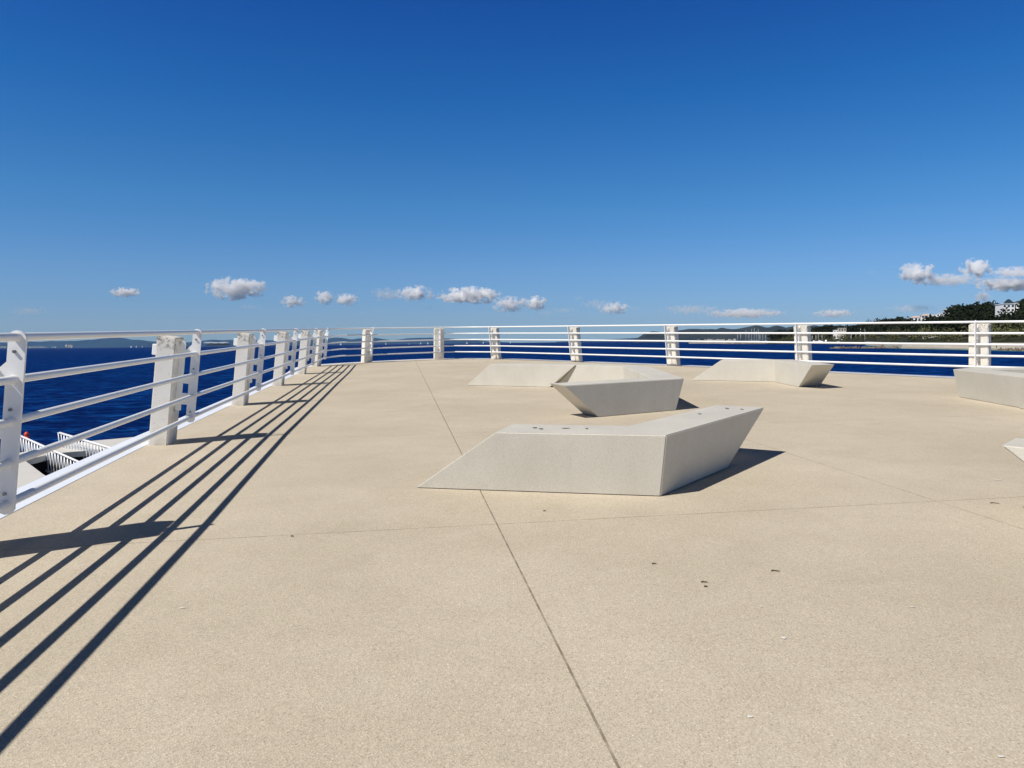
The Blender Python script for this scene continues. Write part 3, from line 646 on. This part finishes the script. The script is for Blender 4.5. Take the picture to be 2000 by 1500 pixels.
for i, (u, v0, v1, d, lb) in enumerate(((1765, 635, 648, 700, 'white lamp post standing in the trees left of the white houses'), (1963.5, 650, 666, 400, 'thin white lamp post on the quay near the right edge'), (1689, 661 - 16, 668, 700, 'left lamp post behind the rock spit'))):
    c = world(u, v1, d); h = world(u, v0, d).z - c.z; r0 = empty('street_lamp', Matrix.Translation(c), lb, 'street lamp', 'lamp posts on the shore')
    bm = bmesh.new(); tube(bm, [(0, 0, -3), (0, 0, h)], 0.10, 8, r1=0.07); mesh('pole', bm, M_MAST, r0)
    bm = bmesh.new(); box(bm, (-0.6, -0.15, h), (0.6, 0.15, h + 0.16)); mesh('lamp_head', bm, M_MAST, r0)

# boats
def hull_bm(L, B, Hh):
    bm = bmesh.new(); secs = []
    for i in range(9):
        t = i / 8; x = (t - 0.5) * L; wd = B / 2 * (1 - max(0, (t - 0.45) / 0.55) ** 2.2) * (0.8 + 0.2 * min(1, t * 4)); sh_ = Hh * (1 + 0.25 * t * t)
        secs.append([bm.verts.new(p) for p in ((x, -wd, sh_), (x, -wd * 0.75, 0), (x, 0, -0.3), (x, wd * 0.75, 0), (x, wd, sh_))])
    for a1, b1 in zip(secs, secs[1:]):
        for k in range(4): bm.faces.new((a1[k], b1[k], b1[k+1], a1[k+1])).smooth = True
        bm.faces.new((a1[4], b1[4], b1[0], a1[0]))
    bm.faces.new(secs[0]); return bm
def sailboat(pos, rz, L, mast, sails, label, group, mh=None, proto=[None, None]):
    k = 1 if sails else 0
    if proto[k] is None:
        r0 = empty('sailboat', Matrix(), label, 'sailboat', group)
        mesh('hull', hull_bm(10, 3.2, 1.1), M_HULL, r0)
        bm = bmesh.new(); box(bm, (-1.8, -0.9, 1.15), (1.8, 0.9, 1.65)); bmesh.ops.bevel(bm, geom=bm.edges[:], offset=0.15, affect='EDGES'); mesh('cabin', bm, M_HULL, r0)
        bm = bmesh.new(); tube(bm, [(0.6, 0, 1.0), (0.6, 0, 14)], 0.20, 6, r1=0.14); tube(bm, [(0.6, 0, 2.4), (-3.8, 0, 2.5)], 0.09, 6); tube(bm, [(0.6, -0.9, 8.5), (0.6, 0.9, 8.5)], 0.05, 4); mesh('mast', bm, M_MAST, r0)
        if sails:
            for nm, P in (('mainsail', [(0.45, 0, 2.7), (-3.7, 0, 2.7), (-1.9, 0.35, 7.5), (0.45, 0, 13.5)]), ('headsail', [(4.7, 0, 1.6), (0.8, 0.3, 2.2), (0.9, 0.3, 11.5)])):
                bm = bmesh.new(); prism(bm, [(x, y - 0.03, z) for x, y, z in P], [(x, y + 0.03, z) for x, y, z in P]); mesh(nm, bm, M_SAIL, r0)
        proto[k] = r0; o = r0
    else:
        o = proto[k].copy(); COL.objects.link(o)
        for ch in list(proto[k].children):
            c = ch.copy(); COL.objects.link(c); c.parent = o
    o.matrix_world = Matrix.Translation(pos) @ Matrix.Rotation(rz, 4, 'Z') @ Matrix.Diagonal((L / 10, L / 10, mast / 14, 1))
    o['label'] = label; o['group'] = group
rb = random.Random(11)
SB = [(666, 5200, 'leftmost one just past the left railing corner'), (754, 6000, 'tiny sail right of the first corner pillar'), (800, 5600, 'first of three sails close together, left of the far pillar'),
      (822, 6000, 'smallest, middle one of three sails close together'), (836, 5400, 'tallest of three sails, beside the far pillar'), (912, 5000, 'bright lone sail between the two pillars at the far end'),
      (944, 6500, 'faint small sail just left of the pillar by the left slab bench'), (257, 5800, 'left of the sails below the hump of the left island'), (267, 6000, 'middle of the sails below the hump of the left island'), (279, 5700, 'right of the sails below the hump of the left island'), (997, 6500, 'on the horizon right of the left slab bench pillar')]
for u, d, lb in SB:
    p = world(u, 700, d); sailboat((p.x, p.y, SEA), rb.uniform(-0.9, 0.9), 13, 17, True, 'distant white sailboat, ' + lb, 'sailboats out on the open sea')
MB = [(1440, 18), (1446, 20), (1456, 28), (1462, 22), (1467, 32), (1472, 33), (1476, 26), (1480, 31), (1484, 18), (1489, 20), (1494, 18), (1502, 17), (1515, 20), (1521, 18), (1530, 19), (1536, 20), (1540, 19), (1544, 21), (1548, 20),
      (1585, 16), (1592, 18), (1597, 22), (1604, 18), (1610, 20), (1616, 19), (1622, 22), (1626, 26), (1632, 27), (1638, 22), (1650, 26), (1662, 20), (1671, 19), (1680, 32), (1686, 33), (1699, 24), (1711, 24)]
for u, px in MB:
    d = rb.uniform(1080, 1230) if u < 1560 else rb.uniform(830, 980) if u < 1660 else rb.uniform(760, 840)
    p = world(u, 700, d); top = px / F * d * 0.85
    if u < 1660: grp = 'sailboats with bare masts moored in the marina'; lb = 'white sailboat with a bare mast moored in the crowded far marina'
    else: grp = 'sailboats with bare masts moored nearer the quay'; lb = 'white sailboat with a bare mast moored right of the marina, in front of olive scrub'
    sailboat((p.x, p.y, SEA + (2.0 if u < 1560 else 1.8)), rb.uniform(-1.5, 1.5), rb.uniform(9, 13), top, False, lb, grp)
def motorboat(pos, rz, s_, label, proto=[None]):
    if proto[0] is None:
        r0 = empty('motorboat', Matrix(), label, 'motorboat', 'motorboats moored along the quay'); mesh('hull', hull_bm(9, 3.0, 1.2), M_HULL, r0)
        bm = bmesh.new(); prism(bm, [(-1.5, -1.1, 1.3), (1.6, -1.1, 1.3), (1.6, 1.1, 1.3), (-1.5, 1.1, 1.3)], [(-1.2, -0.9, 2.8), (0.6, -0.9, 2.8), (0.6, 0.9, 2.8), (-1.2, 0.9, 2.8)]); mesh('cabin', bm, M_HULL, r0)
        bm = bmesh.new(); box(bm, (-1.0, -1.07, 1.9), (0.9, 1.07, 2.4)); mesh('window', bm, M_GLASS, r0); proto[0] = r0; o = r0
    else:
        o = proto[0].copy(); COL.objects.link(o)
        for ch in list(proto[0].children):
            c = ch.copy(); COL.objects.link(c); c.parent = o
    o.matrix_world = Matrix.Translation(pos) @ Matrix.Rotation(rz, 4, 'Z') @ Matrix.Scale(s_, 4); o['label'] = label
for u, d in ((1435, 1130), (1450, 1140), (1496, 1120), (1508, 1130), (1526, 1115), (1590, 900), (1600, 890), (1613, 900), (1645, 850), (1660, 830), (1668, 820), (1676, 830), (1692, 800), (1704, 790), (1721, 730), (1731, 700), (1738, 660)):
    p = world(u, 700, d); motorboat((p.x, p.y, SEA + 2.3), rb.uniform(-1.5, 1.5), rb.uniform(0.8, 1.15), 'small white motorboat moored among the masts behind the breakwater')

# one walker in dark clothes on the quay
def person(pos, label):
    me = bpy.data.meshes.new('person'); J = [(0,0,0.93,.14),(0,0,1.2,.15),(0,0,1.42,.15),(0,0,1.52,.06),(0,0,1.66,.10),(.10,0,.88,.10),(.12,.05,.48,.07),(.12,-.03,.06,.05),(-.10,0,.88,.10),(-.12,-.08,.48,.07),(-.12,-.15,.08,.05),
        (.2,0,1.40,.06),(.25,.02,1.12,.045),(.24,-.06,.86,.035),(-.2,0,1.40,.06),(-.25,.03,1.12,.045),(-.24,.08,.86,.035)]
    E_ = [(0,1),(1,2),(2,3),(3,4),(0,5),(5,6),(6,7),(0,8),(8,9),(9,10),(2,11),(11,12),(12,13),(2,14),(14,15),(15,16)]
    me.from_pydata([j[:3] for j in J], E_, []); me.materials.append(M_DARKVOID); o = bpy.data.objects.new('person', me); COL.objects.link(o)
    o.modifiers.new('skin', 'SKIN'); 
    for i, j in enumerate(J): me.skin_vertices[0].data[i].radius = (j[3], j[3])
    me.skin_vertices[0].data[0].use_root = True
    o.modifiers.new('sub', 'SUBSURF').levels = 1; o.matrix_world = Matrix.Translation(pos); tag(o, label, 'person')
p = world(1945.5, 700, 360); 
person((p.x, p.y, SEA + 0.9), 'tiny person in dark clothes walking on the beach below the quay wall')

# ---------------------------------------------------------------- lower promenade and truss stair seen through the left rails
LZ = EYE - 4.15
def lowpt(u, v): r = ray(u, v); t = (LZ - EYE) / r.z; return Vector((r.x * t, r.y * t, LZ))
P0 = [lowpt(-120, 905), lowpt(0, 893), lowpt(40, 884), lowpt(120, 868), lowpt(180, 861), lowpt(262, 853.5)]
P1 = [Vector((-8.3, 20.5, LZ)), Vector((-9.5, 12, LZ)), Vector((-9.5, 5, LZ)), Vector((-26, 5, LZ))]
ring = P0 + P1
hole = [lowpt(48, 899), lowpt(100, 886), lowpt(206, 877), lowpt(262, 890), lowpt(262, 945), lowpt(150, 965), lowpt(84, 926)]
bm = bmesh.new(); es = []
for L_ in (ring, hole):
    vs = [bm.verts.new(p) for p in L_]; es += [bm.edges.new((vs[i], vs[(i+1) % len(vs)])) for i in range(len(vs))]
bmesh.ops.triangle_fill(bm, use_beauty=True, edges=es)
g_ = bmesh.ops.extrude_face_region(bm, geom=bm.faces[:]); bmesh.ops.translate(bm, verts=[e for e in g_['geom'] if isinstance(e, bmesh.types.BMVert)], vec=(0, 0, -0.22))
tag(mesh('lower_promenade', bm, M_UNDER), kind='structure')
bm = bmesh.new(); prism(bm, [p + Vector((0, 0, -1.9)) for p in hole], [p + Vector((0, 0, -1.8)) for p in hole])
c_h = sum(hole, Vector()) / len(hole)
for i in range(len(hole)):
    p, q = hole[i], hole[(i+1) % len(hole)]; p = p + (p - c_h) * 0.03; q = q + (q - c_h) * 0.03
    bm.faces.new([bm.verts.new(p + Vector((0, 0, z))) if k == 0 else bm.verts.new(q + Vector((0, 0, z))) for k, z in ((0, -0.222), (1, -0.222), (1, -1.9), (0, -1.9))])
tag(mesh('stairwell', bm, M_DARKVOID), kind='structure')  # shade inside the well is put into a near-black colour
r0 = empty('steel_stair', Matrix.Translation(c_h + Vector((0, 0, -1.0))), 'grey steel stair flight inside the dark opening of the promenade below', 'stairs')
for k in range(9):
    bm = bmesh.new(); x = -2.6 + k * 0.62; box(bm, (x, -0.9, 0.55 - k * 0.16), (x + 0.30, 1.2, 0.60 - k * 0.16)); mesh('step', bm, M_STEEL, r0)
def truss(name, a0, a1, n_, label):
    r0 = empty(name, Matrix.Translation(a0), label, 'balustrade', 'white steel balustrades of the stair below'); v = a1 - a0
    up = Vector((0, 0, 1.0)); bm = bmesh.new(); tube(bm, [up, v + up], 0.045, 8); mesh('handrail', bm, M_WHITE, r0)
    bm = bmesh.new(); tube(bm, [Vector((0, 0, 0.05)), v + Vector((0, 0, 0.05))], 0.05, 8); mesh('bottom_rail', bm, M_WHITE, r0)
    for i in range(n_):
        t0 = i / n_; t1 = (i + (2.0 if i % 2 else -1.2)) / n_
        bm = bmesh.new(); tube(bm, [v * t0 + Vector((0, 0, 0.05)), v * t1 + up], 0.019, 6); mesh('baluster', bm, M_WHITE, r0)
def at_d(u, v, d): return world(u, v, d)
truss('stair_balustrade', at_d(20, 888, 30.5), at_d(190, 972, 26.0), 58, 'zigzag white steel balustrade of the nearer stair side, sloping down to the right')
truss('stair_balustrade', at_d(119, 892, 30.5), at_d(262, 940, 27.5), 46, 'zigzag white steel balustrade farther right, starting at an upright corner post')
bm = bmesh.new(); c = at_d(53, 868, 31.5)
r0 = empty('beacon', Matrix.Translation(c), 'small red and orange beacon above the stair balustrade at the left', 'beacon')
tube(bm, [(0, 0, -0.9), (0, 0, 0.15)], 0.05, 8); mesh('post', bm, M_HULL, r0)
bm = bmesh.new(); bmesh.ops.create_icosphere(bm, subdivisions=2, radius=0.10, matrix=Matrix.Translation((0, 0, 0.42)) @ Matrix.Diagonal((1, 1, 1.3, 1))); tube(bm, [(0, 0, 0.10), (0, 0, 0.34)], 0.075, 12, r1=0.11); mesh('lantern', bm, M_RED, r0)

# ---------------------------------------------------------------- clouds: real drifting vapour, far beyond the islands
def cloud_mat(name, dens, seed, rag, grey):
    m = bpy.data.materials.new(name); m.use_nodes = True; nt = m.node_tree
    for n_ in list(nt.nodes):
        if n_.type != 'OUTPUT_MATERIAL': nt.nodes.remove(n_)
    out = [n_ for n_ in nt.nodes if n_.type == 'OUTPUT_MATERIAL'][0]
    pv = nt.nodes.new('ShaderNodeVolumePrincipled'); pv.inputs['Color'].default_value = (grey, grey, grey, 1); pv.inputs['Anisotropy'].default_value = -0.2
    tc = nt.nodes.new('ShaderNodeTexCoord'); ln = nt.nodes.new('ShaderNodeVectorMath'); ln.operation = 'LENGTH'; nt.links.new(tc.outputs['Object'], ln.inputs[0])
    nz = nt.nodes.new('ShaderNodeTexNoise'); nz.inputs['Scale'].default_value = 1.0; nz.inputs['Detail'].default_value = 8; nz.inputs['Roughness'].default_value = 0.66
    mp = nt.nodes.new('ShaderNodeMapping'); mp.inputs['Location'].default_value = (seed, seed * 1.7, 0); mp.inputs['Scale'].default_value = (rag[0] * 1.25, 1.8, rag[1] * 1.35)
    nt.links.new(tc.outputs['Object'], mp.inputs[0]); nt.links.new(mp.outputs[0], nz.inputs['Vector'])
    a_ = nt.nodes.new('ShaderNodeMath'); a_.operation = 'MULTIPLY_ADD'; nt.links.new(nz.outputs['Fac'], a_.inputs[0]); a_.inputs[1].default_value = 4.4; a_.inputs[2].default_value = -1.52
    b_ = nt.nodes.new('ShaderNodeMath'); b_.operation = 'SUBTRACT'; nt.links.new(a_.outputs[0], b_.inputs[0]); nt.links.new(ln.outputs['Value'], b_.inputs[1])
    c_ = nt.nodes.new('ShaderNodeMath'); c_.operation = 'MULTIPLY'; c_.use_clamp = True; nt.links.new(b_.outputs[0], c_.inputs[0]); c_.inputs[1].default_value = 2.6
    d_ = nt.nodes.new('ShaderNodeMath'); d_.operation = 'MULTIPLY'; nt.links.new(c_.outputs[0], d_.inputs[0]); d_.inputs[1].default_value = dens
    nt.links.new(d_.outputs[0], pv.inputs['Density']); nt.links.new(pv.outputs[0], out.inputs['Volume']); return m
CL = [(461, 563, 108, 34, 0.016, 1, 'bright white cloud with a peaked top, biggest on the left'), (245, 571, 54, 15, 0.022, 1, 'small flat white cloud farthest left'), (55, 608, 66, 15, 0.004, 0, 'faint grey wisp low at the left edge'),
      (571, 589, 46, 18, 0.018, 1, 'small white cloud just right of the biggest left one'), (488, 599, 46, 9, 0.003, 0, 'thin grey wisp under the biggest left cloud'), (634, 581, 34, 22, 0.022, 1, 'left puff of the pair above the left railing corner'), (678, 585, 42, 19, 0.020, 1, 'right puff of the pair above the left railing corner'),
      (755, 575, 58, 22, 0.010, 0, 'greyish cloud left of a white one, above the first far pillars'), (810, 573, 66, 24, 0.018, 1, 'white cloud between the grey one and the long white one'), (918, 577, 112, 26, 0.020, 1, 'long white cloud near the middle'),
      (995, 594, 66, 24, 0.014, 1, 'ragged grey and white cloud just right of the long white one'), (1047, 592, 38, 22, 0.024, 1, 'small round bright cloud right of centre'), (1130, 583, 26, 9, 0.004, 0, 'tiny grey wisp above the others, right of centre'), (1066, 611, 34, 10, 0.004, 0, 'tiny grey wisp lowest in the middle'), (838, 601, 24, 7, 0.004, 0, 'tiny grey fleck between the two far end pillars'), (745, 606, 24, 7, 0.004, 0, 'tiny grey fleck above the first corner pillar'), (705, 611, 22, 6, 0.004, 0, 'tiny grey fleck just above the left railing corner'), (1240, 603, 26, 8, 0.004, 0, 'tiny wisp right of the small whitish cloud'), (1702, 532, 20, 9, 0.003, 0, 'tiny grey fleck left of the right cloud bank'), (1100, 606, 50, 10, 0.004, 0, 'thin grey wisps below the small round cloud'),
      (1200, 602, 56, 18, 0.014, 1, 'small whitish cloud right of the small round one'), (1165, 594, 60, 16, 0.005, 0, 'grey wisp left of the small whitish cloud'), (1350, 605, 110, 16, 0.005, 0, 'long thin grey cloud low over the far hills'), (1455, 612, 130, 15, 0.009, 1, 'long thin whitish cloud low over the marina'),
      (1628, 612, 78, 13, 0.008, 1, 'small thin cloud above the beige harbour building'), (1790, 533, 66, 32, 0.018, 1, 'left bright puff of the big cloud bank on the right'), (1848, 547, 130, 18, 0.005, 1, 'grey middle stretch of the cloud bank on the right'),
      (1905, 524, 50, 30, 0.022, 1, 'topmost bright puff of the cloud bank on the right'), (1985, 532, 100, 18, 0.007, 1, 'upper long cloud cut by the right picture edge'), (1972, 556, 112, 20, 0.018, 1, 'bright lower cloud reaching the right picture edge'), (1935, 549, 70, 12, 0.008, 0, 'flat grey shelf between the puffs of the right cloud bank'), (1918, 579, 30, 18, 0.012, 1, 'little cloud over the crest pines'), (1780, 603, 90, 14, 0.005, 0, 'faint wisp above the terraced white houses')]
for i, (u, v, wpx, hpx, dens, bright, lb) in enumerate(CL):
    d = 12600 + 150 * (i % 5); c = world(u, v, d); k = d / F
    rx, rz = wpx * k * 0.62, hpx * k * 0.72; ry = max(rx * 0.5, rz)
    bm = bmesh.new(); bmesh.ops.create_icosphere(bm, subdivisions=3, radius=1.0)
    o = mesh('cloud', bm, cloud_mat('cloud_vapour', dens * (1.3 if bright else 0.5), i * 3.7, (max(1.6, wpx / hpx * 1.1), 1.3), 1.0 if bright else 0.96)); o.matrix_world = Matrix.Translation(c) @ Matrix.Diagonal((rx, ry, rz, 1))
    tag(o, lb, 'cloud', 'clouds low over the sea')
# ---------------------------------------------------------------- sea haze
bm = bmesh.new(); box(bm, (-12100, -3100, SEA - 1), (12100, 11100, 330.0))
hm = bpy.data.materials.new('haze_air'); hm.use_nodes = True; nt = hm.node_tree
for n_ in list(nt.nodes):
    if n_.type != 'OUTPUT_MATERIAL': nt.nodes.remove(n_)
pv = nt.nodes.new('ShaderNodeVolumePrincipled'); pv.inputs['Color'].default_value = (0.80, 0.90, 1.0, 1); pv.inputs['Density'].default_value = 1.6e-5; pv.inputs['Anisotropy'].default_value = 0.2
nt.links.new(pv.outputs[0], [n_ for n_ in nt.nodes if n_.type == 'OUTPUT_MATERIAL'][0].inputs['Volume'])
tag(mesh('haze', bm, hm), kind='stuff')
